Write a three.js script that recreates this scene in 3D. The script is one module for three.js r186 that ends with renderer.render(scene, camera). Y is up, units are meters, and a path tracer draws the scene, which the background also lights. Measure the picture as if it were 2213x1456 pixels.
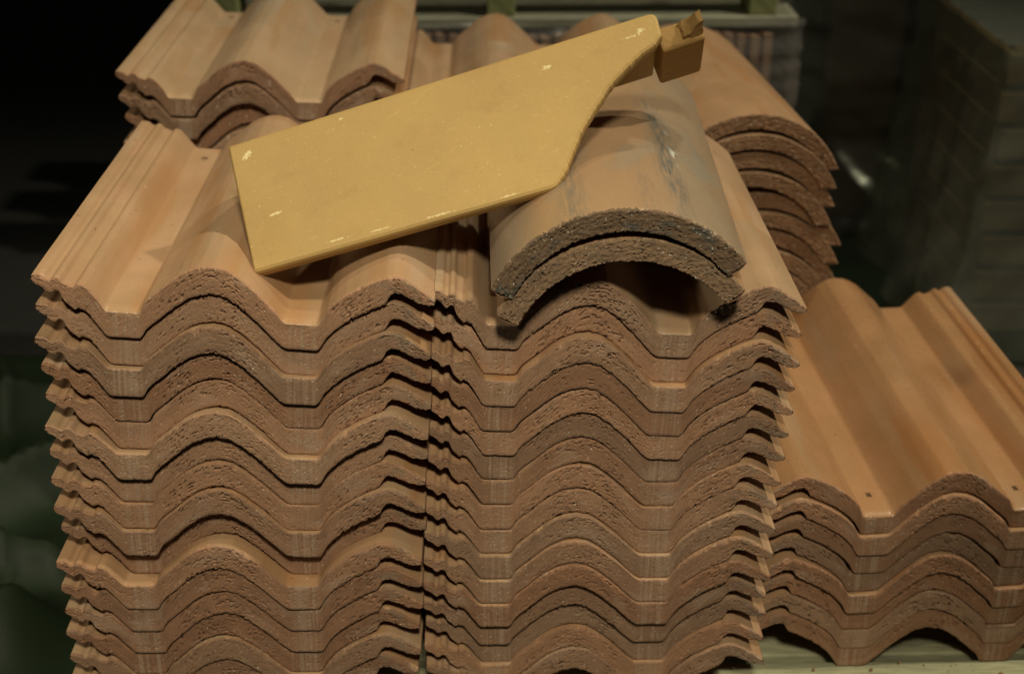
import * as THREE from 'three';
import { ImprovedNoise } from 'three/addons/math/ImprovedNoise.js';
import { RoundedBoxGeometry } from 'three/addons/geometries/RoundedBoxGeometry.js';
import { mergeGeometries } from 'three/addons/utils/BufferGeometryUtils.js';

// ---------------------------------------------------------------- camera, light, exposure
const scene = new THREE.Scene();
scene.background = new THREE.Color().setRGB(0.003, 0.0035, 0.003);
const camera = new THREE.PerspectiveCamera(27.0, 2213 / 1456, 0.05, 40);
camera.position.set(0, 0.9, 1.0725);
{
  const th = THREE.MathUtils.degToRad(26.2), ps = THREE.MathUtils.degToRad(1.17);
  camera.lookAt(Math.sin(ps) * Math.cos(th), 0.9 - Math.sin(th), 1.0725 - Math.cos(ps) * Math.cos(th));
}
camera.focus = 1.2;
camera.userData.fStop = 5;
const renderer = new THREE.WebGLRenderer();
renderer.toneMapping = THREE.LinearToneMapping;
renderer.toneMappingExposure = 0.95;
renderer.shadowMap.enabled = true;
const LAMPS = [ // name words, position, intensity, lens radius, cone, label
  [[2.65, 3.85, 0.10], 27, 0.10, 0.42, 'round black ceiling spotlight high to the right of the stacks'],
  [[-2.35, 3.75, 0.75], 9, 0.10, 0.25, 'round black ceiling spotlight high to the left of the stacks'],
  [[0.12, 2.25, 1.80], 16, 0.16, 0.30, 'wide round black ceiling spotlight high in front of the stacks', [-0.13, 0.22, 0], 0.85],
  [[0.90, 3.35, -1.10], 6.5, 0.10, 0.52, 'round black ceiling spotlight high above and behind the stacks'],
];
const LAMP_COLOR = new THREE.Color().setRGB(1, 0.90, 0.655);
const LAMP_TARGET = new THREE.Vector3(0.05, 0.25, -0.2);

// ---------------------------------------------------------------- helpers
const noise = new ImprovedNoise();
const N = (x, y, z = 0) => noise.noise(x + 311.7, y + 127.1, z + 74.7);
const fbm = (x, y, z = 0, o = 3) => { let s = 0, a = 1, t = 0; for (let i = 0; i < o; i++) { s += a * N(x, y, z); t += a; x *= 2.07; y *= 2.07; z += 17.3; a *= 0.5; } return s / t; };
const clamp = (x, a = 0, b = 1) => Math.min(b, Math.max(a, x));
const sstep = (a, b, x) => { const t = clamp((x - a) / (b - a)); return t * t * (3 - 2 * t); };
const lerp = (a, b, t) => a + (b - a) * t;
function rng(seed) { let s = seed * 2654435761 >>> 0; return () => { s = (s + 0x6D2B79F5) >>> 0; let t = Math.imul(s ^ s >>> 15, 1 | s); t = t + Math.imul(t ^ t >>> 7, 61 | t) ^ t; return ((t ^ t >>> 14) >>> 0) / 4294967296; }; }
const V = (x, y, z) => new THREE.Vector3(x, y, z);
const counts = {};
const numbered = (name) => { const n = counts[name] = (counts[name] ?? -1) + 1; return n ? name + '_' + String(n).padStart(3, '0') : name; };
function thing(name, label, category, group) {
  const g = new THREE.Group(); g.name = numbered(name); g.userData = { label, category };
  if (group) g.userData.group = group;
  scene.add(g); return g;
}
function part(name, geo, mat, parent) {
  const m = new THREE.Mesh(geo, mat); m.name = name; m.castShadow = m.receiveShadow = true; parent.add(m); return m;
}
function single(name, geo, mat, label, category, group) {
  const m = part(numbered(name), geo, mat, scene); m.userData = { label, category }; if (group) m.userData.group = group; return m;
}
function structure(name, geo, mat) { const m = part(name, geo, mat, scene); m.userData.kind = 'structure'; return m; }
// grid mesh from a function (i, j) -> [x, y, z, u, v, r, g, b]
function gridGeo(nu, nv, fn, flip = false, colors = false, skip = null) {
  const pos = [], uv = [], col = [], idx = [];
  for (let j = 0; j < nv; j++) for (let i = 0; i < nu; i++) {
    const p = fn(i, j); pos.push(p[0], p[1], p[2]); uv.push(p[3] ?? 0, p[4] ?? 0); if (colors) col.push(p[5], p[6], p[7]);
  }
  for (let j = 0; j < nv - 1; j++) for (let i = 0; i < nu - 1; i++) {
    if (skip && skip(i, j)) continue;
    const a = j * nu + i, b = a + 1, c = a + nu, d = c + 1;
    if (flip) idx.push(a, b, c, b, d, c); else idx.push(a, c, b, b, c, d);
  }
  const g = new THREE.BufferGeometry();
  g.setAttribute('position', new THREE.Float32BufferAttribute(pos, 3));
  g.setAttribute('uv', new THREE.Float32BufferAttribute(uv, 2));
  if (colors) g.setAttribute('color', new THREE.Float32BufferAttribute(col, 3));
  g.setIndex(idx); g.computeVertexNormals(); return g;
}
function dataTex(size, fn, srgb = true, repeat = true) {
  const a = new Uint8Array(size * size * 4);
  for (let y = 0; y < size; y++) for (let x = 0; x < size; x++) {
    const c = fn(x / size, y / size), o = (y * size + x) * 4;
    a[o] = clamp(c[0]) * 255; a[o + 1] = clamp(c[1]) * 255; a[o + 2] = clamp(c[2]) * 255; a[o + 3] = 255;
  }
  const t = new THREE.DataTexture(a, size, size, THREE.RGBAFormat);
  t.wrapS = t.wrapT = repeat ? THREE.RepeatWrapping : THREE.ClampToEdgeWrapping; t.magFilter = THREE.LinearFilter; t.minFilter = THREE.LinearFilter;
  if (srgb) t.colorSpace = THREE.SRGBColorSpace;
  t.needsUpdate = true; return t;
}
const s2 = (c) => c <= 0.0031308 ? c * 12.92 : 1.055 * Math.pow(c, 1 / 2.4) - 0.055;
const enc = (r, g, b) => [s2(clamp(r)), s2(clamp(g)), s2(clamp(b))];

// ---------------------------------------------------------------- materials
// coloured slip on the tile faces: mottled orange with pale bloom, fine specks and scuffs
function coatTexture(seed, base, bloomAmt, speckAmt, worn = false) {
  const r = rng(seed), specks = new Float32Array(1024 * 1024);
  for (let k = 0; k < 900 * speckAmt; k++) {
    const cx = r() * 1024, cy = r() * 1024, q = r(), rad = 0.5 + q * q * q * q * 2.2, v = r() < 0.7 ? -0.6 : 0.6, st = r() * 6.28, el = 1 + r() * 1.6;
    for (let y = -5; y <= 5; y++) for (let x = -5; x <= 5; x++) {
      const dx = (x * Math.cos(st) + y * Math.sin(st)) / el, dy = -x * Math.sin(st) + y * Math.cos(st);
      const w = clamp(rad - Math.hypot(dx, dy)); if (w > 0) { const o = ((Math.floor(cy + y) + 1024) % 1024) * 1024 + (Math.floor(cx + x) + 1024) % 1024; specks[o] = v * w; }
    }
  }
  for (let k = 0; k < 40; k++) { // short scuffs
    let cx = r() * 1024, cy = r() * 1024; const a = r() * 6.28, len = 6 + r() * 34, v = r() < 0.5 ? 0.28 : -0.3;
    for (let s = 0; s < len; s++) { cx += Math.cos(a); cy += Math.sin(a); specks[((Math.floor(cy) + 2048) % 1024) * 1024 + (Math.floor(cx) + 2048) % 1024] += v * (0.4 + 0.6 * r()); }
  }
  if (worn) for (let k = 0; k < 60; k++) { // pale worn spots on the ribs of the lapping edge and on the roll
    const cx = k < 48 ? 1024 * ([18.5, 21, 40, 43][k % 4] + (r() - 0.5) * 2.5) / 450 : 1024 * (0.40 + 0.06 * r()), cy = 1024 * (k < 48 ? (0.30 + 0.63 * r()) : 0.5 + 0.2 * r()), rx = 1 + 2 * r(), ry = 2 + 9 * r() * r();
    for (let y = -16; y <= 16; y++) for (let x = -5; x <= 5; x++) { const w = clamp(1.2 - Math.hypot(x / rx, y / ry)) * (0.3 + 0.9 * r()); if (w > 0) { const o = ((Math.floor(cy + y) + 1024) % 1024) * 1024 + (Math.floor(cx + x) + 1024) % 1024; specks[o] = Math.max(specks[o], w); } }
  }
  return dataTex(1024, (u, v) => {
    const o = Math.min(1023, Math.floor(v * 1024)) * 1024 + Math.min(1023, Math.floor(u * 1024));
    const big = fbm(u * 5, v * 3, seed * 9.1, 3), mid = fbm(u * 17, v * 12, seed * 5.3, 3), grain = N(u * 420, v * 420, seed) * 0.5 + (r() - 0.5) * 0.7;
    const bloom = sstep(0.06, 0.42, fbm(u * 9, v * 1.3, seed * 3.7 + 40, 4)) * bloomAmt;
    let m = 1 + big * 0.22 + mid * 0.14 + grain * 0.13;
    let c = [base[0] * m, base[1] * m * (1 + big * 0.05 - mid * 0.06), base[2] * m * (1 + big * 0.12)];
    const rust = sstep(0.02, 0.38, fbm(u * 11, v * 1.1, seed * 2.9 + 80, 3)) * 0.75;
    c = [lerp(c[0], base[0] * 0.92, rust), lerp(c[1], base[1] * 0.78, rust), lerp(c[2], base[2] * 0.62, rust)];
    c = [lerp(c[0], 0.46, bloom), lerp(c[1], 0.365, bloom), lerp(c[2], 0.26, bloom)];
    const s = specks[o]; if (s < 0) c = c.map((x) => x * (1 + s * 0.7)); else if (s > 0) c = [lerp(c[0], 0.72, s * 0.7), lerp(c[1], 0.58, s * 0.7), lerp(c[2], 0.36, s * 0.7)];
    return enc(c[0], c[1], c[2]);
  });
}
const bumpTex = dataTex(512, (u, v) => { const g = 0.5 + 0.28 * N(u * 150, v * 150, 3) + 0.2 * N(u * 61, v * 61, 8) + 0.12 * N(u * 23, v * 23, 5); return [g, g, g]; }, false);
const roughTex = dataTex(512, (u, v) => { const g = 0.78 + 0.35 * fbm(u * 9, v * 7, 21, 3) + 0.12 * N(u * 160, v * 160, 2); return [g, g, g]; }, false);
const COAT = [0.445, 0.280, 0.162];
const coatMaps = [coatTexture(3, COAT, 0.42, 1), coatTexture(8, [0.455, 0.298, 0.180], 0.6, 1), coatTexture(15, [0.43, 0.258, 0.142], 0.35, 1)];
const coat = (map, tint = 1, rough = 0.54) => new THREE.MeshPhysicalMaterial({ map, color: new THREE.Color().setRGB(tint, tint, tint), roughness: rough, roughnessMap: roughTex, bumpMap: bumpTex, bumpScale: 0.00018, specularIntensity: 0.8 });
const coatMats = [];
for (const m of coatMaps) for (const t of [0.94, 1.0, 1.06]) coatMats.push(coat(m, t));
const glossyCoat = coat(coatTexture(22, [0.40, 0.220, 0.108], 0.35, 0.7, true), 1, 0.33);
const paleCoat = coat(coatTexture(31, [0.48, 0.33, 0.205], 0.6, 0.8), 1, 0.5);
const rawMat = new THREE.MeshStandardMaterial({ color: new THREE.Color().setRGB(0.25, 0.135, 0.08), roughness: 0.95, bumpMap: bumpTex, bumpScale: 0.0006 });
const sandTex = dataTex(512, (u, v) => { const g = 0.5 + 0.35 * N(u * 128, v * 128, 3) + 0.3 * N(u * 64, v * 64, 9) - 0.5 * Math.max(0, N(u * 40, v * 64, 15) - 0.35); return [g, g, g]; }, false);
sandTex.repeat.set(7, 7);
const cutMat = new THREE.MeshStandardMaterial({ vertexColors: true, roughness: 0.95, bumpMap: sandTex, bumpScale: 0.00045 });
const holeMat = new THREE.MeshStandardMaterial({ color: new THREE.Color().setRGB(0.24, 0.14, 0.08), roughness: 1 });

// ---------------------------------------------------------------- roof tile: double roll profile, millimetres
const TOP = [[0, 26.4], [5, 26.6], [9, 25.8], [11.5, 22.8], [15, 22.2], [17.5, 25.2], [22, 24.4], [24.5, 20.4], [34, 17.2], [36.2, 20.6], [42, 19.4], [47, 14.5], [58.6, 0.6], [61, 0], [86, 0], [88.5, 1.2], [92, 8.5], [97, 13.5], [104, 19.5], [112, 27], [120, 34], [128, 39], [137, 42.8], [148.6, 44.4], [160, 42.3], [170, 35.8], [178, 29], [186, 21.8], [194, 13.6], [202, 5.4], [207, 1], [209.5, 0], [235.5, 0], [238, 1.4], [243.5, 12], [250, 19.5], [258, 26.5], [270, 34.6], [282, 41], [292, 45.3], [299, 46.7], [306, 45.2], [314, 41], [322, 36], [329, 31], [333, 28]];
function interp(P, x) { if (x <= P[0][0]) return P[0][1]; for (let i = 1; i < P.length; i++) if (x <= P[i][0]) { const a = P[i - 1], b = P[i]; return lerp(a[1], b[1], (x - a[0]) / (b[0] - a[0])); } return P[P.length - 1][1]; }
function topAt(x) { return (interp(TOP, x - 1.2) + 2 * interp(TOP, x) + interp(TOP, x + 1.2)) / 4; }
// vertical thickness below the top: thin lapping edges, thick pans
const THK = [[0, 5], [3, 8], [10, 10.5], [22, 11], [26, 15], [36, 20], [52, 22.5], [62, 24], [86, 24], [96, 23.8], [120, 23.7], [148, 22.4], [170, 23.4], [205, 23.9], [212, 24], [236, 24], [250, 23.8], [280, 23], [292, 22], [296, 15], [300, 13], [320, 12], [329, 7.5], [333, 3.5]];
const MIDX = 148.35;
const pitAt = (x) => 0.22 + 0.78 * clamp(topAt(x) / 32) ** 1.2; // rolls are torn open by the knife, pans are pressed smooth

function roofTile(name, o) {
  // o: seed, thick (scale of thickness), mirror, lap (width factor of the left lapping edge), len, detail, hole ('front' | 'back' | null), mat, label, group
  const { seed, mirror = false, lap = 1, len = 0.42, detail = 1, hole = null } = o, thk = (o.thick ?? 24) / 24;
  const R = rng(seed * 7 + 1), sx = R() * 90, tone = lerp(0.80, 1.14, R()), red = lerp(-0.6, 1.2, R()), pitty = lerp(0.8, 1.4, R());
  const g = thing(name, o.label, 'roof tile', o.group);
  const cols = []; const dx = 1 / detail; for (let x = 0; x < 333; x += dx) cols.push(x); cols.push(333);
  const nc = cols.length, xm = (x) => { const q = x < 61 ? 61 - (61 - x) * lap : x; return (mirror ? MIDX * 2 - q - MIDX : q - MIDX) / 1000; };
  // ragged nose line shared by face and cut end
  const top = cols.map(topAt), bot = cols.map((x, i) => top[i] - interp(THK, x) * thk);
  const base = 24 * thk;
  const edge = cols.map((x) => {
    const p = pitAt(x) * (0.6 + 0.4 * pitty), j1 = N(x * 0.5, sx, 1), j2 = N(x * 0.16, sx, 9), j3 = N(x * 1.07, sx, 4);
    const bite = Math.max(0, N(x * 0.11, sx, 31) - 0.30) * 6 * p;
    return [-(0.75 * p * Math.max(0, j1 + 0.8 * j3) + 0.3 * Math.abs(j2)) - bite, -(1.5 * p * Math.max(0, j1 + 0.7 * j3)) + 0.8 * j2 - bite * 0.6];
  }); // [dy, dz] mm
  const zr = [0, 0.8, 1.8, 3, 4.6, 7, 12, 40, 100, 180, 260, 340, len * 1000 - 30, len * 1000 - 12, len * 1000 - 5, len * 1000 - 1.5, len * 1000].filter((z, i, a) => detail > 0.6 || ![1, 2, 8, 10, 13, 15].includes(i));
  const L = len * 1000, rb = 2.5;
  const off = o.fixed ? [0, 0] : [R() * 3, R() * 3];
  const arc = [0]; for (let i = 1; i < nc; i++) arc.push(arc[i - 1] + Math.hypot(cols[i] - cols[i - 1], top[i] - top[i - 1]));
  // sag and warp of the pressed face
  const face = (x, z, i) => {
    let y = top[i] + 0.45 * N(x * 0.02, z * 0.012, sx) + 0.12 * N(x * 0.09, z * 0.05, sx);
    const pan = 1 - sstep(0.5, 9, top[i]), r = 1.0, f = (z < r ? r - Math.sqrt(Math.max(0, r * r - (r - z) * (r - z))) : 0) + (z < 11 ? pan * (o.lip ?? 0.5) * (1 - z / 11) ** 2 : 0), b = L - z < rb ? rb - Math.sqrt(Math.max(0, rb * rb - (rb - (L - z)) ** 2)) : 0;
    y -= (f * 0.75 + b * 0.8) * clamp(interp(THK, x) / 14, 0.25, 1);
    return y;
  };
  let holes = [];
  if (hole) { const hz = hole === 'front' ? 34 : L - 34; holes = [[73.5, hz], [222.5, hz]]; for (const h of holes) { zr.push(h[1] - 3.5, h[1] + 3.5); } zr.sort((a, b) => a - b); }
  const isHole = (x, z) => holes.some((h) => Math.abs(x - h[0]) < 3 && Math.abs(z - h[1]) < 3);
  const nose = (z) => 1 - sstep(0, 5, z);
  const back = cols.map((x, i) => Math.max((o.lip ?? 0.5) > 1 ? 0 : 0.55, sstep(1, 8, top[i])) * clamp(2.4 + 2.2 * N(x * 0.4, sx, 71) + 1.8 * N(x * 0.95, sx, 72), 0.5, 5)); // how far the torn nose bites into the coating, mm
  part('coated_face', gridGeo(nc, zr.length, (i, j) => {
    const x = cols[i], z = zr[j] + back[i] * (1 - sstep(0, 14, zr[j])), w = nose(z);
    return [xm(x), (base + face(x, z, i) + edge[i][0] * w) / 1000, (-z + edge[i][1] * w) / 1000, arc[i] / 450 + off[0], z / 450 + off[1]];
  }, !mirror, false, holes.length ? (i, j) => isHole((cols[i] + cols[i + 1]) / 2, (zr[j] + zr[j + 1]) / 2) : null), o.mat, g);
  // raw body: underside, two long edges and the far end
  const bc = []; for (let i = 0; i < nc; i += Math.max(1, Math.round(3 * detail))) bc.push(i); if (bc[bc.length - 1] !== nc - 1) bc.push(nc - 1);
  const zb = [3, 30, L * 0.5, L - 3];
  const under = gridGeo(bc.length, zb.length, (i, j) => { const k = bc[i]; return [xm(cols[k]), (base + bot[k] + 0.4 * N(cols[k] * 0.1, zb[j], sx)) / 1000, -zb[j] / 1000, arc[k] / 450, zb[j] / 450]; }, mirror);
  const side = (k, fl) => gridGeo(zr.length, 4, (i, j) => { const t = j / 3, z = zr[i], w = nose(z), bulge = Math.sin(t * Math.PI) * 1.1 * (k ? 1 : -1); return [xm(cols[k]) + (mirror ? -1 : 1) * bulge / 1000, lerp(base + face(cols[k], z, k) + edge[k][0] * w, base + bot[k], t) / 1000, (-clamp(z, 0, L) + edge[k][1] * w) / 1000, z / 450, t * 0.01]; }, fl);
  const far = gridGeo(bc.length, 4, (i, j) => { const k = bc[i], t = j / 3; return [xm(cols[k]), lerp(base + face(cols[k], L, k), base + bot[k], t) / 1000, (-L + (j === 3 ? 3 : 0)) / 1000, arc[k] / 450, t * 0.02]; }, mirror);
  part('body', mergeGeometries([under, side(0, !mirror), side(nc - 1, mirror), far]), rawMat, g);
  // rough cut end
  const nr = Math.round(22 * detail) + 2, lead = 4;
  part('cut_end', gridGeo(nc, nr + lead, (i, jj) => {
    const x = cols[i], p = pitAt(x) * pitty, j = Math.max(0, jj - lead), t = Math.min(1, j / (nr - 2)), last = j === nr - 1;
    const over = jj < lead ? back[i] * (1 - jj / lead) : 0; // rows that run over the nose to the coating
    const yt = base + face(x, over, i) + edge[i][0] * nose(over), ragB = (0.8 * N(x * 0.35, sx, 77) + 0.8 * N(x * 0.9, sx, 51)) * p + 2.0 * p * Math.max(0, N(x * 0.17, sx, 63) - 0.25);
    const yb = base + bot[i] + ragB * 0.8 - 0.3;
    let y = lerp(yt, yb, t); const s = arc[i], d = y - top[i];
    const crumb = fbm(s * 0.30, d * 0.40 + sx, sx * 1.3, 3), wv = 0.6 * N(s * 0.15, d * 0.15, sx);
    const tear = N(s * 0.24 + 3 + wv, d * 0.80, sx + 60) + 0.6 * N(s * 0.62, d * 1.15, sx + 20);
    const zone = p * (0.2 + 0.8 * sstep(-0.2, 0.25, fbm(s * 0.035, d * 0.08, sx + 5, 2))), pit = sstep(0.43 - 0.14 * clamp(zone), 0.62, tear) * 3.4 * clamp(zone, 0, 1.1);
    let z = edge[i][1] * nose(over) * (1 - sstep(0, 0.10, t)) - over + sstep(0, 0.06, t) * (0.26 * crumb * (0.5 + p) - pit + (R() - 0.5) * 0.24 * (0.4 + 0.6 * p)) + 0.6 * N(x * 0.03, t, sx) * sstep(0, 0.1, t);
    if (jj > 0 && jj < lead) y += 0.25 * (R() - 0.6);
    z -= 0.8 * sstep(0.90, 1, t) * (0.5 + 0.5 * p);
    if (last) z = -6;
    // colour of the concrete: iron oxide tone, cement bloom dragged down over the pans, quartz grains
    const mot = fbm(s * 0.035, d * 0.09, sx + 33, 3), fine = N(s * 0.9, d * 0.9, sx), gr = N(s * 2.3, d * 2.3, sx + 7);
    let m = tone * (1 + 0.28 * mot + 0.16 * fine + 0.14 * gr);
    let c = [0.345 * m, (0.200 - 0.020 * red) * m, (0.122 - 0.020 * red) * m];
    const pan = Math.max(sstep(60, 66, x) * (1 - sstep(82, 90, x)), sstep(208, 213, x) * (1 - sstep(231, 239, x)));
    const drag = clamp(pan * (0.35 + 1.5 * N(x * 0.42, sx, 13 + d * 0.01)) + 0.6 * sstep(0.08, 0.45, fbm(s * 0.02, d * 0.05, sx + 90, 3))) * 0.7;
    c = [lerp(c[0], 0.43, drag), lerp(c[1], 0.305, drag), lerp(c[2], 0.22, drag)];
    const grey = sstep(270, 318, x) * sstep(-0.1, 0.3, N(s * 0.07, d * 0.1, sx + 14)) * 0.5; c = [lerp(c[0], 0.24, grey), lerp(c[1], 0.185, grey), lerp(c[2], 0.135, grey)];
    const q = R(); if (q > 0.9975) c = [0.75, 0.68, 0.55]; else if (q > 0.992) c = c.map((v) => v * 1.7); else if (q < 0.02) c = c.map((v) => v * 0.6);
    return [xm(x), y / 1000, z / 1000, s / 450, d / 450, c[0], c[1], c[2]];
  }, mirror, true), cutMat, g);
  if (holes.length) for (const h of holes) {
    const i = Math.round(h[0] * detail), y0 = (base + face(h[0], h[1], i)) / 1000;
    const cup = new THREE.LatheGeometry([[0.0001, -0.0075], [0.0022, -0.0068], [0.0034, -0.0030], [0.0042, -0.0006], [0.0054, 0.00012]].map((p) => new THREE.Vector2(p[0], p[1])), 14);
    const m = part('nail_hole', cup, holeMat, g); m.position.set(xm(h[0]), y0, -h[1] / 1000); m.scale.set(1, 1, 0.85 + 0.3 * R());
  }
  return g;
}
const PALLET_Y = -0.0418;
function place(g, x, y, tilt, z, yaw = 0, pitch = 0) { g.position.set(x, y, z); g.rotation.set(THREE.MathUtils.degToRad(pitch), THREE.MathUtils.degToRad(yaw), THREE.MathUtils.degToRad(tilt), 'YXZ'); }
const ord = ['topmost', 'second', 'third', 'fourth', 'fifth', 'sixth', 'seventh', 'eighth', 'ninth', 'tenth', 'eleventh', 'twelfth', 'thirteenth', 'fourteenth', 'fifteenth', 'lowest'];

// near stack on the left
const LEFT = [[-0.2325, 0.3700, -4.90, 0.0040], [-0.2336, 0.3425, -4.36, -0.0010], [-0.2348, 0.3151, -3.85, 0.0040], [-0.2360, 0.2877, -3.36, -0.0019], [-0.2373, 0.2603, -2.91, -0.0025], [-0.2385, 0.2328, -2.48, 0.0045], [-0.2399, 0.2054, -2.08, -0.0041], [-0.2412, 0.1780, -1.71, -0.0027], [-0.2426, 0.1506, -1.37, 0.0011], [-0.2440, 0.1232, -1.05, -0.0105], [-0.2455, 0.0957, -0.77, 0.0075], [-0.2470, 0.0683, -0.51, 0.0047], [-0.2485, 0.0409, -0.29, 0.0018], [-0.2501, 0.0135, -0.09, -0.0019], [-0.2515, -0.0139, 0, 0.001], [-0.2525, -0.0410, 0, -0.002]];
const RIGHT = [[0.0870, 0.3494, -3.89, -0.0125], [0.0861, 0.3232, -3.45, -0.0161], [0.0853, 0.2970, -3.03, -0.0068], [0.0845, 0.2709, -2.61, -0.0094], [0.0838, 0.2447, -2.21, -0.0115], [0.0832, 0.2185, -1.83, -0.0147], [0.0827, 0.1923, -1.45, -0.0143], [0.0822, 0.1661, -1.09, -0.0131], [0.0819, 0.1400, -0.74, -0.0132], [0.0816, 0.1138, -0.41, -0.0098], [0.0814, 0.0876, -0.09, -0.0073], [0.0813, 0.0614, 0.22, -0.0059], [0.0813, 0.0352, 0.52, -0.0126], [0.0813, 0.0093, 0.50, -0.0180], [0.0813, -0.0162, 0.4, -0.014], [0.0813, -0.0410, 0.1, -0.012]];
const jig = rng(99);
LEFT.forEach(([x, y, t, z], k) => {
  const g = roofTile('pantile', { seed: 11 + k, thick: 26.7, detail: 1.25, mat: k ? coatMats[Math.floor(jig() * 9)] : coatMats[1], hole: k ? null : 'back', lip: k ? 0.5 : 3.6, group: 'tiles in the near left stack',
    label: k === 0 ? 'topmost orange tile of the near left stack, under the yellow tile' : ord[k] + (k === 15 ? ' tile' : ' tile down') + ' in the tall near stack on the left' });
  place(g, x + (jig() - 0.5) * 0.003, y, t, z, (jig() - 0.5) * 0.5);
});
RIGHT.forEach(([x, y, t, z], k) => {
  const g = roofTile('pantile', { seed: 41 + k, thick: 25.5, lip: k ? 0.5 : 3.2, lap: lerp(0.78, 0.92, k / 15), detail: 1.25, mat: k ? coatMats[Math.floor(jig() * 9)] : coatMats[4], group: 'tiles in the near right stack',
    label: k === 0 ? 'topmost tile of the near middle stack, carrying two ridge tiles' : ord[k] + (k === 15 ? ' tile' : ' tile down') + ' in the tall near stack below the ridge tiles' });
  place(g, x + (jig() - 0.5) * 0.003, y, t, z, (jig() - 0.5) * 0.5);
});
// low stack on the right, head ends towards us
for (let k = 0; k < 8; k++) {
  const y = lerp(0.1228, -0.0410, k / 7), g = roofTile('pantile', { seed: 71 + k, thick: 22.7, mirror: true, len: 0.44, mat: k ? coatMats[6 + Math.floor(jig() * 3)] : glossyCoat, hole: k ? null : 'front', fixed: !k, lip: k ? 0.5 : 3.4, group: 'tiles in the low right stack',
    label: k === 0 ? 'glossy orange topmost tile of the low right stack, nail holes near its front' : ord[k] + ' tile' + (k === 7 ? '' : ' down') + ' in the low stack on the right' });
  if (k === 7) g.userData.label = 'lowest tile in the low stack on the right, lying on the pallet';
  place(g, 0.4520 - 0.0010 * k + (jig() - 0.5) * 0.003, y, 0.3 - 0.1 * k * 0.2, -0.067 + (jig() - 0.5) * 0.006, lerp(3.0, 1.6, k / 7) + (jig() - 0.5) * 0.4, lerp(1.5, 0, k / 7));
}
// back row
for (let k = 0; k < 17; k++) {
  const seen = k < 4, g = roofTile('pantile', { seed: 101 + k, thick: 25, detail: seen ? 0.7 : 0.3, lip: k ? 0.5 : 3.4, mat: k ? coatMats[Math.floor(jig() * 9)] : paleCoat, hole: k ? null : 'back', group: 'tiles in the rear left stack',
    label: k === 0 ? 'pale topmost tile of the rear stack at the upper left' : seen ? ord[k] + ' tile down in the rear stack at the upper left' : 'tile hidden low in the rear left stack' });
  place(g, -0.2805 + (jig() - 0.5) * 0.003 + (k ? 0.002 : 0), lerp(0.4015, -0.0410, k / 16), lerp(-2.4, 0, k / 16), -0.53 + (k === 2 ? -0.012 : (jig() - 0.5) * 0.006), 0.4);
}
for (let k = 0; k < 16; k++) {
  const g = roofTile('pantile', { seed: 131 + k, thick: 24, lap: 0.9, detail: k < 2 ? 0.5 : 0.3, mat: coatMats[3 + (k % 3)], group: 'tiles in the rear middle stack',
    label: k === 0 ? 'blurred topmost tile of the rear middle stack, behind the yellow tile' : 'tile hidden low in the rear middle stack' });
  place(g, 0.0165, lerp(0.3645, -0.0410, k / 15), lerp(-1, 0, k / 15), -0.502, 0);
}

// ---------------------------------------------------------------- half round ridge tiles, wider at the far end
const ridgeCoat = coat(dataTex(1024, (u, v) => { // u across the arc, v along: orange, grey bloom, blue grey rubbed streaks
  const big = fbm(u * 4, v * 3, 71, 3), gr = N(u * 300, v * 300, 5) * 0.5;
  let m = 1 + 0.16 * big + 0.07 * gr, c = [0.385 * m, 0.245 * m, 0.140 * m];
  const dust = clamp(sstep(0.62, 0.80, u + 0.05 * big + 0.03 * N(v * 14, u * 9, 4)) * (0.55 + 0.5 * fbm(u * 9, v * 5, 12, 3)) + 0.75 * (1 - sstep(0.10, 0.27, u + 0.06 * big)) + 0.6 * sstep(0.1, 0.4, fbm(u * 5, v * 4, 19, 3)));
  c = [lerp(c[0], 0.31, dust), lerp(c[1], 0.255, dust), lerp(c[2], 0.19, dust)];
  const wob = 0.02 * N(v * 6, 3, 1), s1 = Math.exp(-(((u - 0.725 - wob - (0.35 - v) * 0.06) / 0.036) ** 2)) * (0.35 + 0.65 * sstep(0.05, 0.2, v)) * (1 - sstep(0.42, 0.8, v)), s2_ = Math.exp(-(((u - 0.37 - wob) / 0.05) ** 2)) * (1 - sstep(0.12, 0.55, v)) * 0.7 + 0.4 * Math.exp(-(((u - 0.62 - wob) / 0.03) ** 2)) * (1 - sstep(0.1, 0.4, v));
  const st = clamp((s1 * 1.25 + s2_) * (0.6 + 1.5 * fbm(u * 80, v * 16, 9, 4)));
  c = [lerp(c[0], 0.15, st), lerp(c[1], 0.145, st), lerp(c[2], 0.13, st)];
  const chalk = Math.exp(-(((u - 0.765 - (0.3 - v) * 0.10) / 0.012) ** 2)) * sstep(0.25, 0.34, v) * (1 - sstep(0.42, 0.5, v)) * sstep(-0.15, 0.35, N(u * 60, v * 30, 2));
  c = [lerp(c[0], 0.62, chalk), lerp(c[1], 0.62, chalk), lerp(c[2], 0.55, chalk)];
  if (N(u * 190, v * 330, 44) > 0.62) c = c.map((x) => x * 0.35);
  return enc(...c);
}, true, false), 1, 0.42);
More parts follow.
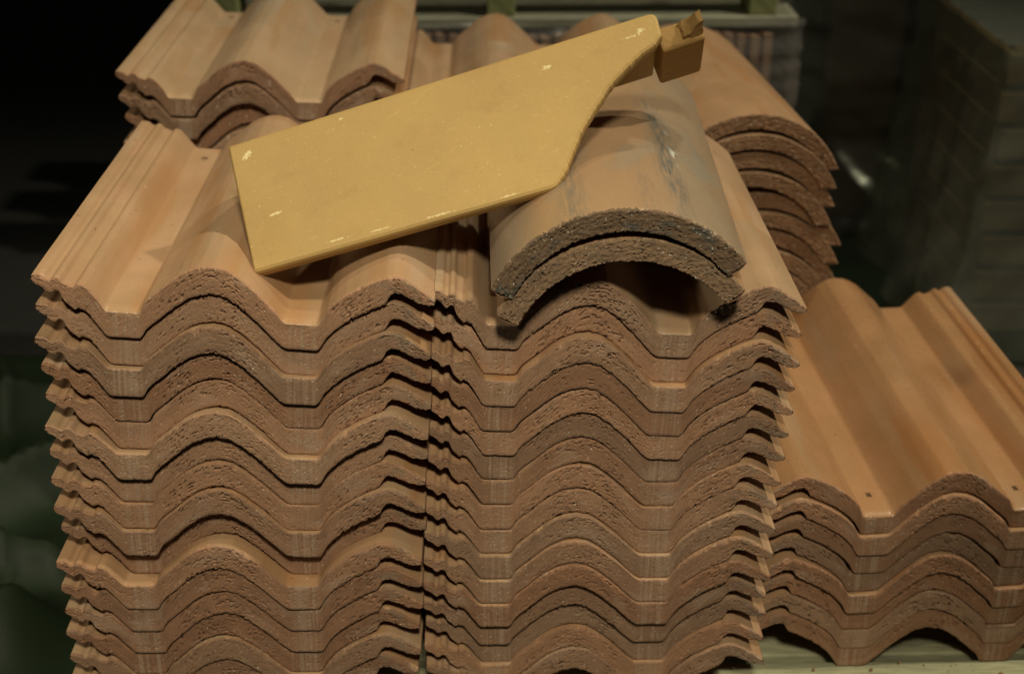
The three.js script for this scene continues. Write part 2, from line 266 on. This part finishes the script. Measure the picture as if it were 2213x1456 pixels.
function ridgeTile(o) {
  const { seed, half = 0.105, sag = 0.066, th = 0.0195, len = 0.475, flare = 0.09, detail = 1 } = o, R = rng(seed * 5 + 2), sx = R() * 80;
  const g = thing('ridge_tile', o.label, 'ridge tile', o.group);
  const Rr = (half * half + sag * sag) / (2 * sag), amax = Math.asin(clamp(half / Rr)) * (sag > Rr ? -1 : 1), A = sag > Rr ? Math.PI + amax : amax;
  const n = Math.round(320 * detail), zs = [0, 1, 2.2, 4, 8, 30, 90, 160, 230, 300, 360, 410, 440, len * 1000 - 4, len * 1000 - 1.5, len * 1000];
  const P = (a, rr, z) => { const k = 1 + flare * z / 0.42, flat = 1; return [Math.sin(a) * rr * k, (Math.cos(a) * rr * flat - Math.cos(A) * Rr) * 1 + 0.0]; };
  const edge = []; for (let i = 0; i <= n; i++) { const s = i / n * 260; edge.push([-(1.1 * Math.max(0, N(s * 0.5, sx, 2)) + 0.6 * Math.abs(N(s * 0.17, sx, 5)) + 2.5 * Math.max(0, N(s * 0.1, sx, 8) - 0.3)) / 1000, (1.1 * N(s * 0.45, sx, 12) + 0.9 * N(s * 0.13, sx, 3)) / 1000]); }
  const lim = (t) => o.flatFoot ? Math.acos(clamp(Rr * Math.cos(A) / (Rr - th * t), -1, 1)) : A, ang = (i, t = 0) => lerp(-lim(t), lim(t), i / n);
  const back = edge.map((e, i) => clamp(2.6 + 2.4 * N(i / n * 260 * 0.35, sx, 41) + 2 * N(i / n * 260 * 0.9, sx, 42), 0.6, 6)), outer = (i, zmm) => Rr + edge[i][0] * (1 - sstep(0, 5, zmm)) + 0.0006 * N(ang(i) * 3, zmm * 0.012, sx) - 0.0008 * (1 - sstep(0, 2.5, zmm));
  part('coated_face', gridGeo(n + 1, zs.length, (i, j) => {
    const zmm = zs[j] + back[i] * (1 - sstep(0, 14, zs[j])), z = zmm / 1000, w = 1 - sstep(0, 5, zmm), rr = outer(i, zmm), p = P(ang(i), rr, z);
    return [p[0], p[1], -z + edge[i][1] * w, o.mapU !== undefined ? i / n : i / n * 0.6 + sx, o.mapU !== undefined ? z / 0.475 : z / 0.45 + sx];
  }, true), o.mat, g);
  const m = 60, zi = [0.003, 0.1, 0.25, len - 0.003], ai = (i, t = 1) => lerp(-lim(t), lim(t), i / m);
  const inner = gridGeo(m + 1, 4, (i, j) => { const p = P(ai(i), Rr - th, zi[j]); return [p[0], p[1], -zi[j], i / m * 0.6, zi[j] / 0.45]; });
  const foot = (a, fl) => gridGeo(5, zs.length, (i, j) => { const t = i / 4, z = zs[j] / 1000, p = P(Math.sign(a) * (lim(t) + Math.sin(t * Math.PI) * 0.02), Rr - th * t, z); return [p[0], p[1], -z, t * 0.05, z / 0.45]; }, fl);
  const far = gridGeo(m + 1, 3, (i, j) => { const p = P(ai(i, j / 2), Rr - th * j / 2, len); return [p[0], p[1], -len, i / m * 0.6, j * 0.02]; }, true);
  part('body', mergeGeometries([inner, foot(-A, true), foot(A, false), far]), rawMat, g);
  const nr = Math.round(26 * detail) + 2;
  const lead = 4;
  part('cut_end', gridGeo(n + 1, nr + lead, (i, jj) => {
    const j = Math.max(0, jj - lead), over = jj < lead ? back[i] * (1 - jj / lead) : 0, t = Math.min(1, j / (nr - 2)), s = i / n * 260, d = t * th * 1000, last = j === nr - 1;
    const rr = lerp(outer(i, over), Rr - th, t) + t * 0.001 * N(s * 0.4, sx, 20), p = P(ang(i, t), rr, over / 1000);
    const tear = N(s * 0.36, d * 0.55, sx + 6) + 0.55 * N(s * 0.85, d * 1.2, sx + 2);
    let z = edge[i][1] * (1 - sstep(0, 5, over)) * (1 - sstep(0, 0.12, t)) - over / 1000 + sstep(0, 0.08, t) * (1.6 * fbm(s * 0.16, d * 0.3, sx, 4) - 3.4 * sstep(0.26, 0.66, tear) * (0.15 + 0.85 * sstep(-0.2, 0.25, fbm(s * 0.05, d * 0.1, sx + 70, 2))) + (R() - 0.5) * 0.35) / 1000;
    if (last) z = -0.006;
    const mot = fbm(s * 0.03, d * 0.08, sx + 4, 3), gr = N(s * 1.9, d * 1.9, sx + 9), blue = clamp(sstep(0.02, 0.42, fbm(s * 0.035 + 4, d * 0.09, sx + 61, 3)) * 1.1) * (o.stain ?? 0.5);
    let k = (o.dark ?? 0.8) * (1 + 0.35 * mot + 0.2 * gr), c = o.brown ? [0.27 * k, 0.155 * k, 0.085 * k] : [0.25 * k, 0.16 * k, 0.096 * k];
    c = [lerp(c[0], 0.062, blue), lerp(c[1], 0.075, blue), lerp(c[2], 0.072, blue)];
    const q = R(); if (q > 0.994) c = [0.7, 0.68, 0.6]; else if (q > 0.97) c = c.map((v) => v * 1.9);
    return [p[0], p[1], z, s / 450, d / 450, c[0], c[1], c[2]];
  }, false, true), cutMat, g);
  return g;
}
{
  const a = ridgeTile({ seed: 4, half: 0.103, sag: 0.057, mat: coatMats[4], dark: 0.98, stain: 0.25, label: 'lower ridge tile on the near middle stack, under the stained one', group: 'ridge tiles lying on the near middle stack' });
  place(a, 0.1115, 0.4125, 6.4, 0.021, -1.1);
  const b = ridgeTile({ seed: 9, half: 0.105, sag: 0.058, mat: ridgeCoat, mapU: 1, dark: 0.62, stain: 0.7, label: 'stained upper ridge tile with blue grey streaks, under the yellow tile', group: 'ridge tiles lying on the near middle stack' });
  place(b, 0.1085, 0.4385, 6.6, 0.024, -1.1);
  // pile of ridge tiles behind on the right
  for (let k = 0; k < 17; k++) {
    const low = k > 3, g = ridgeTile({ seed: 20 + k, half: 0.104, sag: 0.066, th: 0.0183, flare: 0, detail: k < 9 ? 0.6 : 0.3, mat: coatMats[k ? 3 + (k % 3) : 7], dark: 1.0, stain: 0.08, brown: true, flatFoot: true, len: 0.44, group: 'ridge tiles piled behind on the right',
      label: k === 0 ? 'topmost ridge tile of the rear right pile, blurred' : k < 10 ? ord[k] + ' ridge tile down in the rear right pile' : 'ridge tile low in the rear right pile' });
    place(g, 0.3190 + (low ? 0.014 - 0.0016 * (k - 4) : -0.0006 * k) + (jig() - 0.5) * 0.003, lerp(0.3455, PALLET_Y + 0.009, k / 16) - (low ? 0.006 * (16 - k) / 12 : 0), -2.2, -0.5 + (jig() - 0.5) * 0.005 - (low ? 0.006 : 0), 4.4);
  }
}

// ---------------------------------------------------------------- yellow rake tile lying on top
{
  const g = thing('rake_tile', 'flat yellow ochre rake tile with a curved cut edge, lying across the stacks', 'roof tile');
  const u = V(0.960, 0.2127, -0.1819), B = V(-0.1972, 0.4223, -0.0255);
  const C = V(0.0602, 0.4848, -0.0600); u.copy(C).sub(B).normalize();
  const e1 = V(0, 1, 0).addScaledVector(u, -u.y).normalize(), e2 = u.clone().cross(e1), phi = THREE.MathUtils.degToRad(46);
  const v = e1.clone().multiplyScalar(Math.cos(phi)).addScaledVector(e2, -Math.sin(phi)), n = u.clone().cross(v);
  g.matrixAutoUpdate = true; g.position.copy(B);
  g.quaternion.setFromRotationMatrix(new THREE.Matrix4().makeBasis(u, v, n));
  const curve = [[264, 0], [268, 1], [279, 10], [291.5, 26.6], [306, 45.1], [326, 64.6], [346, 82], [374.6, 99.2], [392, 107.2], [399, 113.2]].map((p) => V(p[0], p[1], 0));
  const cr = new THREE.CatmullRomCurve3(curve).getSpacedPoints(120);
  const sh = new THREE.Shape(); sh.moveTo(0.002, 0);
  cr.forEach((p, i) => { const w = i > 6 && i < 119 ? 1 : 0; sh.lineTo((p.x + w * (0.9 * N(i * 0.45, 2, 3) + 0.5 * N(i * 1.1, 5, 1))) / 1000, (p.y + w * (0.8 * N(i * 0.4, 9, 7) + 0.4 * N(i * 1.2, 4, 9))) / 1000); });
  sh.lineTo(0.4005, 0.130); sh.quadraticCurveTo(0.4005, 0.1385, 0.391, 0.1380); sh.lineTo(0.005, 0.1241); sh.quadraticCurveTo(0.003, 0.124, 0.0029, 0.122); sh.lineTo(0, 0.002); sh.quadraticCurveTo(0, 0, 0.002, 0);
  const plate = new THREE.ExtrudeGeometry(sh, { depth: 0.006, bevelEnabled: true, bevelThickness: 0.0045, bevelSize: 0.0032, bevelOffset: -0.0032, bevelSegments: 2, curveSegments: 8 });
  plate.translate(0, 0, -0.0105);
  const ochreTex = dataTex(1024, (x, y) => {
    const big = fbm(x * 4, y * 4, 5, 3), mid = fbm(x * 20, y * 20, 15, 3), gr = N(x * 380, y * 380, 6);
    const m = 1 + 0.15 * big + 0.05 * mid + 0.06 * gr + 0.02 * N(x * 150, y * 150, 31); let c = [0.44 * m, 0.290 * m * (1 + 0.03 * big), 0.104 * m]; const scr = N(x * 14 + y * 60, y * 190 - x * 50, 66); if (scr > 0.62) c = c.map((q) => q * 1.1);
    const dirt = sstep(0.12, 0.5, fbm(x * 13, y * 20, 52, 4)) * 0.09; c = [c[0] * (1 - dirt * 0.8), c[1] * (1 - dirt), c[2] * (1 - dirt)]; if (N(x * 250, y * 250, 40) > 0.64) c = [0.58, 0.46, 0.22]; else if (N(x * 130, y * 130, 80) > 0.80) c = c.map((q) => q * 0.4);
    const chips = [[0.018, 0.1095, 0.0036, 0.0036], [0.030, 0.048, 0.0050, 0.0017], [0.381, 0.1225, 0.0036, 0.0026], [0.372, 0.1195, 0.008, 0.0008], [0.292, 0.113, 0.0045, 0.0022], [0.074, 0.0085, 0.010, 0.0008], [0.112, 0.0068, 0.007, 0.0007], [0.165, 0.0050, 0.012, 0.0008], [0.225, 0.0042, 0.008, 0.0007], [0.105, 0.119, 0.003, 0.0012]]; // chipped pale spots, metres on the plate
    const X = x * 0.45, Y = y * 0.45;
    for (const k of chips) { const d = Math.hypot((X - k[0] - (Y - k[1]) * 0.6) / k[2], (Y - k[1]) / k[3]) + 0.9 * N(X * 500, Y * 500, k[0] * 90); if (d < 1) c = [lerp(c[0], 0.70, clamp(2.5 - 2.5 * d)), lerp(c[1], 0.58, clamp(2.5 - 2.5 * d)), lerp(c[2], 0.30, clamp(2.5 - 2.5 * d))]; }
    return enc(...c);
  }, true, true);
  const pu = plate.attributes.uv, pp = plate.attributes.position; for (let i = 0; i < pu.count; i++) pu.setXY(i, (pp.getX(i) + pp.getZ(i)) / 0.45, (pp.getY(i) + pp.getZ(i) * 0.7) / 0.45);
  const ochre = new THREE.MeshPhysicalMaterial({ map: ochreTex, roughness: 0.74, roughnessMap: roughTex, bumpMap: bumpTex, bumpScale: 0.00015, specularIntensity: 0.7 });
  const ochreCut = new THREE.MeshStandardMaterial({ color: new THREE.Color().setRGB(0.33, 0.195, 0.062), roughness: 0.85, bumpMap: bumpTex, bumpScale: 0.0006 });
  const face = part('face_plate', plate, ochre, g); face.material = [ochre, ochre];
  const wallUv = (geo) => { const a = geo.attributes.position, b = geo.attributes.uv; for (let i = 0; i < b.count; i++) b.setXY(i, (a.getX(i) + a.getY(i) * 0.5) / 0.45, (a.getZ(i) + a.getY(i)) / 0.45); return geo; };
  const fl = new RoundedBoxGeometry(0.394, 0.012, 0.0855, 3, 0.0022); // flange below the upper long edge
  const slope = Math.atan2(0.0142, 0.3946);
  const flm = part('flange', wallUv(fl), ochre, g); flm.position.set(0.2012, 0.1245, -0.0530); flm.rotation.z = slope;
  // broken lug at the end of the flange
  const lg = gridGeo(25, 25, (i, j) => [0, 0, 0]); lg.dispose();
  const lug = new RoundedBoxGeometry(0.041, 0.022, 0.066, 8, 0.003); const lp = lug.attributes.position;
  for (let i = 0; i < lp.count; i++) { let x = lp.getX(i), y = lp.getY(i), z = lp.getZ(i); if (z > 0.018) { const e = sstep(0.018, 0.033, z); z += e * (0.0016 * N(x * 160, y * 160, 3) - 0.004 * sstep(0.01, -0.02, y)); } if (x > 0.018) x += 0.0008 * N(y * 200, z * 200, 8); lp.setXYZ(i, x, y, z); }
  lug.computeVertexNormals();
  const lm = part('lug', wallUv(lug), ochreCut, g); lm.position.set(0.4215, 0.1260, -0.0620); lm.rotation.z = slope;
  const st = new THREE.BoxGeometry(0.019, 0.017, 0.020, 10, 10, 10), sp = st.attributes.position; // jagged remnant of a broken off rib
  for (let i = 0; i < sp.count; i++) {
    const x = sp.getX(i), y = sp.getY(i), z = sp.getZ(i), h = sstep(-0.01, 0.01, z), top = lerp(1, 0.35 + 0.65 * sstep(-0.008, 0.007, x), h), nn = 0.0022 * N(x * 170, y * 170, z * 170) + 0.0012 * N(x * 420, y * 420, z * 420);
    sp.setXYZ(i, x * (1 - 0.22 * h) + 0.002 * h + nn, y * (1 - 0.35 * h) + nn * 0.8, -0.010 + (z + 0.010) * top + nn * h);
  }
  st.computeVertexNormals();
  const stub = part('broken_stub', st, ochreCut, lm); stub.position.set(0.0095, 0.0015, 0.0400);
}

// ---------------------------------------------------------------- pallet
const woodTex = (seed, base) => dataTex(512, (u, v) => { const w = fbm(u * 2.2, v * 26 + 1.6 * fbm(u * 3, v * 4, seed, 2), seed, 4), f = N(u * 30, v * 210, seed + 4), k = 1 + 0.75 * w + 0.26 * f + 0.3 * fbm(u * 3, v * 3, seed + 8, 2); const kn = sstep(0.55, 0.75, N(u * 7, v * 19, seed + 30)); return enc(base[0] * k * (1 - 0.6 * kn), base[1] * k * (1 - 0.66 * kn), base[2] * k * (1 - 0.7 * kn)); });
const palletMat = new THREE.MeshStandardMaterial({ map: woodTex(3, [0.36, 0.355, 0.225]), roughness: 0.85, bumpMap: bumpTex, bumpScale: 0.0008 });
const mossMat = new THREE.MeshStandardMaterial({ map: woodTex(9, [0.36, 0.38, 0.17]), roughness: 0.85, bumpMap: bumpTex, bumpScale: 0.0008 });
function plank(w, h, d, along) { const g = new RoundedBoxGeometry(w, h, d, 2, Math.min(0.003, h * 0.2)), p = g.attributes.position, uv = g.attributes.uv, s = along === 'x'; for (let i = 0; i < p.count; i++) { uv.setXY(i, (s ? p.getX(i) : p.getZ(i)) / 0.6, ((s ? p.getZ(i) : p.getX(i)) + p.getY(i)) / 0.5 + w * 3.1 + d * 7.7); } return g; }
const FLOOR_Y = PALLET_Y - 0.135;
{
  const build = (label, x0, x1, z0, n, pitch) => {
    const g = thing('pallet', label, 'pallet', 'pallets under the stacks'), y = PALLET_Y - 0.0005, w = x1 - x0, d = n * pitch - 0.012;
    for (let k = 0; k < n; k++) { const b = part('deck_board', plank(w - 0.003 * (k % 2), 0.02, pitch - 0.013 + 0.003 * (k % 3), 'x'), palletMat, g); b.position.set((x0 + x1) / 2, y - 0.01 - 0.0004 * (k % 2), z0 - pitch / 2 - k * pitch); }
    for (const x of [x0 + 0.05, (x0 + x1) / 2, x1 - 0.05]) {
      const b = part('bearer', plank(0.09, 0.093, d, 'z'), palletMat, g); b.position.set(x, y - 0.0210 - 0.0465, z0 - d / 2);
      const c = part('base_board', plank(0.095, 0.019, d - 0.01, 'z'), palletMat, g); c.position.set(x, FLOOR_Y + 0.0100, z0 - d / 2);
    }
  };
  build('pale greenish wooden pallet under the front stacks', -0.388, 0.78, 0.043, 4, 0.125);
  build('wooden pallet under the rear stacks, hidden behind the front ones', -0.42, 0.43, -0.475, 4, 0.127);
}
{ // crumbs of concrete fallen on the pallet boards
  const cg = new THREE.IcosahedronGeometry(0.001, 1), cp = cg.attributes.position; for (let i = 0; i < cp.count; i++) { const k = 1 + 0.5 * N(cp.getX(i) * 900, cp.getY(i) * 900, cp.getZ(i) * 900); cp.setXYZ(i, cp.getX(i) * k, cp.getY(i) * k * 0.8, cp.getZ(i) * k); } cg.computeVertexNormals();
  const r = rng(77), im = new THREE.InstancedMesh(cg, new THREE.MeshStandardMaterial({ color: new THREE.Color().setRGB(0.30, 0.17, 0.10), roughness: 1 }), 320), M = new THREE.Matrix4(), Q = new THREE.Quaternion();
  for (let i = 0; i < 320; i++) { const k = 0.5 + 2.2 * r() ** 3; Q.setFromEuler(new THREE.Euler(r() * 6, r() * 6, r() * 6)); M.compose(V(lerp(0.22, 0.74, r()), PALLET_Y + 0.0004 + 0.0005 * k, lerp(-0.072, 0.028, r())), Q, V(k, k, k)); im.setMatrixAt(i, M); }
  im.name = 'concrete_crumbs'; im.userData = { kind: 'stuff', label: 'brown concrete crumbs scattered on the pallet boards', category: 'crumbs' }; im.castShadow = im.receiveShadow = true; scene.add(im);
}
// ---------------------------------------------------------------- floor and surroundings
const floorMat = new THREE.MeshStandardMaterial({ map: dataTex(512, (u, v) => { const k = 1 + 0.4 * fbm(u * 6, v * 6, 2, 4) + 0.15 * N(u * 120, v * 120, 4); return enc(0.022 * k, 0.023 * k, 0.02 * k); }), roughness: 0.8 });
const fg = new THREE.PlaneGeometry(16, 16, 1, 1); fg.rotateX(-Math.PI / 2); { const uv = fg.attributes.uv; for (let i = 0; i < uv.count; i++) uv.setXY(i, uv.getX(i) * 8, uv.getY(i) * 8); }
const fl0 = structure('floor', fg, floorMat); fl0.position.set(0, FLOOR_Y, -3);
const tarpMat = new THREE.MeshPhysicalMaterial({ color: new THREE.Color().setRGB(0.016, 0.028, 0.013), roughness: 0.6, specularIntensity: 0.6, side: THREE.DoubleSide });
function tarp(label, x0, x1, z0, z1, seed, amp) {
  const nx = 120, nz = 140;
  const g = gridGeo(nx + 1, nz + 1, (i, j) => {
    const x = lerp(x0, x1, i / nx), z = lerp(z0, z1, j / nz), wx = x + 0.12 * N(x * 3, z * 3, seed + 5), wz = z + 0.15 * N(x * 2, z * 2, seed + 8);
    const f1 = 1 - Math.abs(N(wx * 2.1 + wz * 1.4, wz * 2.6, seed)) * 2.4, f2 = 1 - Math.abs(N(wx * 5.2, wz * 4.1 - wx * 2, seed + 3)) * 2.2;
    const e = Math.min(sstep(0, 0.06, i / nx), sstep(0, 0.06, 1 - i / nx), sstep(0, 0.06, j / nz), sstep(0, 0.06, 1 - j / nz));
    return [x, FLOOR_Y + 0.006 + e * amp * (Math.max(0, f1) ** 2 * 0.8 + Math.max(0, f2) ** 3 * 0.35), z, x, z];
  });
  return single('tarp', g, tarpMat, label, 'tarpaulin', 'green tarpaulins on the floor');
}
tarp('crumpled dark green tarpaulin on the floor left of the stacks', -1.75, -0.475, -1.05, 0.5, 4, 0.10);
tarp('dark green tarpaulin on the floor behind the low right stack', 0.455, 0.78, -1.55, -0.50, 17, 0.03).position.y -= 0.002;

// pack of tiles on edge behind, film wrapped, with a pallet above
{
  const packMat = new THREE.MeshStandardMaterial({ color: new THREE.Color().setRGB(0.33, 0.20, 0.125), roughness: 0.8, bumpMap: bumpTex, bumpScale: 0.0005 });
  const geo = (() => { const s = new THREE.Shape(), pts = []; for (let i = 0; i <= 20; i++) pts.push([-0.15 + 0.3 * i / 20, 0.012 * Math.sin(i / 20 * 12.56)]); pts.forEach((p, i) => i ? s.lineTo(p[0], p[1]) : s.moveTo(p[0], p[1])); pts.reverse().forEach((p) => s.lineTo(p[0], p[1] + 0.012)); const g = new THREE.ExtrudeGeometry(s, { depth: 0.42, bevelEnabled: true, bevelSize: 0.0012, bevelThickness: 0.0012, bevelSegments: 1 }); g.rotateX(-Math.PI / 2); g.rotateY(Math.PI / 2); return g; })();
  const top = 0.306; const greyWood = new THREE.MeshStandardMaterial({ map: woodTex(13, [0.36, 0.36, 0.27]), roughness: 0.85 });
  const NT = 36; let first = null;
  for (let k = 0; k < NT; k++) {
    const m = single('upright_tile', geo, packMat, k < 7 ? ['rightmost', 'second', 'third', 'fourth', 'fifth', 'sixth', 'seventh'][k] + ' upright tile' + (k ? ' from the right' : '') + ' in the film wrapped pack behind' : 'brown roof tile standing on edge in the wrapped pack behind', 'roof tile', 'tiles standing in the wrapped pack behind');
    m.position.set(0.495 - k * 0.0225, top - 0.4225 + 0.003 * Math.sin(k * 5.1), -1.455 + 0.004 * Math.sin(k * 2.3));
  }
  const bp = thing('pallet', 'low pallet under the wrapped pack of tiles behind', 'pallet');
  for (let k = 0; k < 3; k++) { const b = part('deck_board', plank(0.86, 0.024, 0.09, 'x'), palletMat, bp); b.position.set(0.09, FLOOR_Y + 0.0125, -1.34 - k * 0.115); }
  const up = thing('pallet', 'yellowish green pallet resting on the wrapped pack behind', 'pallet');
  for (let k = 0; k < 3; k++) { const b = part('base_board', plank(1.02, 0.019, 0.10, 'x'), greyWood, up); b.position.set(0.03, top + 0.0175, -1.36 - k * 0.16); }
  for (const x of [-0.44, 0.030, 0.478]) for (const z of [-1.36, -1.52, -1.68]) { const b = part('block', plank(0.048, 0.08, 0.09, 'z'), mossMat, up); b.position.set(x, top + 0.0675, z); }
  for (let k = 0; k < 3; k++) { const b = part('deck_board', plank(1.02, 0.02, 0.10, 'x'), greyWood, up); b.position.set(0.03, top + 0.118, -1.36 - k * 0.16); }
  const film = new THREE.MeshPhysicalMaterial({ color: 0xffffff, transmission: 0.9, thickness: 0, roughness: 0.10, ior: 1.45, side: THREE.DoubleSide });
  const fgeo = gridGeo(140, 50, (i, j) => { const s = i / 139, t = j / 49, run = s * 1.25; let x, z; if (run < 0.91) { x = -0.385 + run; z = -1.288; } else { x = 0.528 + 0.004; z = -1.288 - (run - 0.91); } const w = 0.008 * N(s * 5, t * 34 + s * 4, 2) + 0.006 * N(s * 14, t * 80, 7) + 0.010, y = lerp(top + 0.030 + 0.006 * N(s * 11, 3, 3), -0.1, t); return run < 0.91 ? [x, y + 0.003 * N(s * 12, t * 9, 4), z + w + 0.004, s * 2, t] : [x + w + 0.004, y, z, s * 2, t]; });
  single('stretch_film', fgeo, film, 'clear stretch film wrapped round the pack of tiles behind', 'film');
}
// dark red brown pack in film further back on the right
{
  const g = thing('wrapped_pack', 'dark red brown pack standing behind on the right, wrapped in film', 'pack');
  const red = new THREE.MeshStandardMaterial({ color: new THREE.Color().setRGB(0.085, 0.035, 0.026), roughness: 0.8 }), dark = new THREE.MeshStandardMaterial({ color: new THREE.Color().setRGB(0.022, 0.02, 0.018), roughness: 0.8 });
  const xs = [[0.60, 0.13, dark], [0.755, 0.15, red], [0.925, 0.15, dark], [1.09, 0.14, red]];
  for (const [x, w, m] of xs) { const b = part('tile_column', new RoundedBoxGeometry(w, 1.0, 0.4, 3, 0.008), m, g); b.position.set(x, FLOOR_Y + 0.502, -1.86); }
  const film = new THREE.MeshPhysicalMaterial({ color: new THREE.Color().setRGB(0.72, 0.78, 0.68), transmission: 0.9, thickness: 0, roughness: 0.2, ior: 1.5, side: THREE.DoubleSide });
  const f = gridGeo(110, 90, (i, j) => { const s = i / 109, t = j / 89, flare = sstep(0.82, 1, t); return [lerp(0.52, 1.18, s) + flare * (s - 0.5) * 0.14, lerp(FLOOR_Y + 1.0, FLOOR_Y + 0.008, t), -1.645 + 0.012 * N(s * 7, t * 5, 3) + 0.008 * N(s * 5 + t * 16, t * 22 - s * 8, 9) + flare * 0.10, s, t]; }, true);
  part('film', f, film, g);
}
// green film draped over a pack at the right edge
{
  const g = thing('covered_pack', 'slatted brown crate under a greenish film sheet at the right edge', 'pack');
  const crate = new THREE.MeshStandardMaterial({ map: woodTex(21, [0.20, 0.12, 0.06]), roughness: 0.85 });
  for (let r = 0; r < 8; r++) {
    const y = FLOOR_Y + 0.035 + r * 0.0625;
    const f = part('slat', plank(0.72, 0.050, 0.016, 'x'), crate, g); f.position.set(1.19 + 0.004 * (r % 3), y, -1.108);
    const l = part('slat', plank(0.016, 0.050, 0.40, 'z'), crate, g); l.position.set(0.842, y, -1.312);
  }
  for (const [x, z] of [[0.862, -1.130], [0.862, -1.490], [1.20, -1.130], [1.53, -1.130]]) { const p = part('corner_post', plank(0.022, 0.5, 0.022, 'z'), crate, g); p.position.set(x, FLOOR_Y + 0.251, z); }
  const film = new THREE.MeshPhysicalMaterial({ color: new THREE.Color().setRGB(0.60, 0.65, 0.55), transmission: 0.86, thickness: 0, roughness: 0.22, ior: 1.45, side: THREE.DoubleSide });
  const topY = FLOOR_Y + 0.520;
  const f = gridGeo(100, 80, (i, j) => { // around the front left corner: left side, corner, front
    const s = i / 99, t = j / 79, fl = t * t * 0.6 + 0.4 * t, spread = 0.075 * fl, fold = (0.012 + 0.035 * fl) * N(s * 11, t * 1.8, 6) + 0.010 * N(s * 26 + t * 5, t * 7, 2);
    let x, z; if (s < 0.5) { x = 0.812 - spread - fold; z = lerp(-1.54, -1.060 + spread, s / 0.5); } else { x = lerp(0.812 - spread, 1.6, (s - 0.5) / 0.5); z = -1.060 + spread + fold; }
    return [x, lerp(topY, FLOOR_Y + 0.010, t), z, s, t];
  });
  part('film_sheet', f, film, g);
  const cap = gridGeo(30, 30, (i, j) => [lerp(0.812, 1.6, i / 29), topY + 0.003 + 0.004 * N(i * 0.3, j * 0.3, 3), lerp(-1.54, -1.060, j / 29), i / 29, j / 29]);
  part('film_top', cap, film, g);
}
// ---------------------------------------------------------------- the lamps that light it, hung out of the picture
LAMPS.forEach(([p, power, rad, cone, label, aim, soft = 0.5]) => {
  const target = aim ? V(...aim) : LAMP_TARGET;
  const g = thing('spotlight', label, 'spotlight', 'ceiling spotlights'); g.position.set(...p);
  const dir = target.clone().sub(V(...p)).normalize(); g.quaternion.setFromUnitVectors(V(0, -1, 0), dir);
  const can = new THREE.LatheGeometry([[rad * 0.5, 0.16], [rad * 1.0, 0.14], [rad * 1.12, 0.02], [rad * 1.12, 0], [rad * 1.02, 0], [rad * 1.02, 0.03], [0.001, 0.03]].map((q) => new THREE.Vector2(q[0], q[1])), 40);
  part('housing', can, new THREE.MeshStandardMaterial({ color: 0x111111, roughness: 0.6, side: THREE.DoubleSide }), g);
  const lens = new THREE.CylinderGeometry(rad, rad, 0.006, 40); const lm = part('lens', lens, new THREE.MeshStandardMaterial({ color: 0x222222, emissive: LAMP_COLOR, emissiveIntensity: 6 }), g); lm.position.y = 0.012;
  const L = new THREE.SpotLight(LAMP_COLOR, power, 0, cone, soft, 2); L.castShadow = true; L.shadow.radius = rad / 0.02; L.shadow.mapSize.set(2048, 2048);
  L.position.set(...p).addScaledVector(dir, 0.02); L.target.position.copy(target); scene.add(L, L.target);
});
renderer.render(scene, camera);
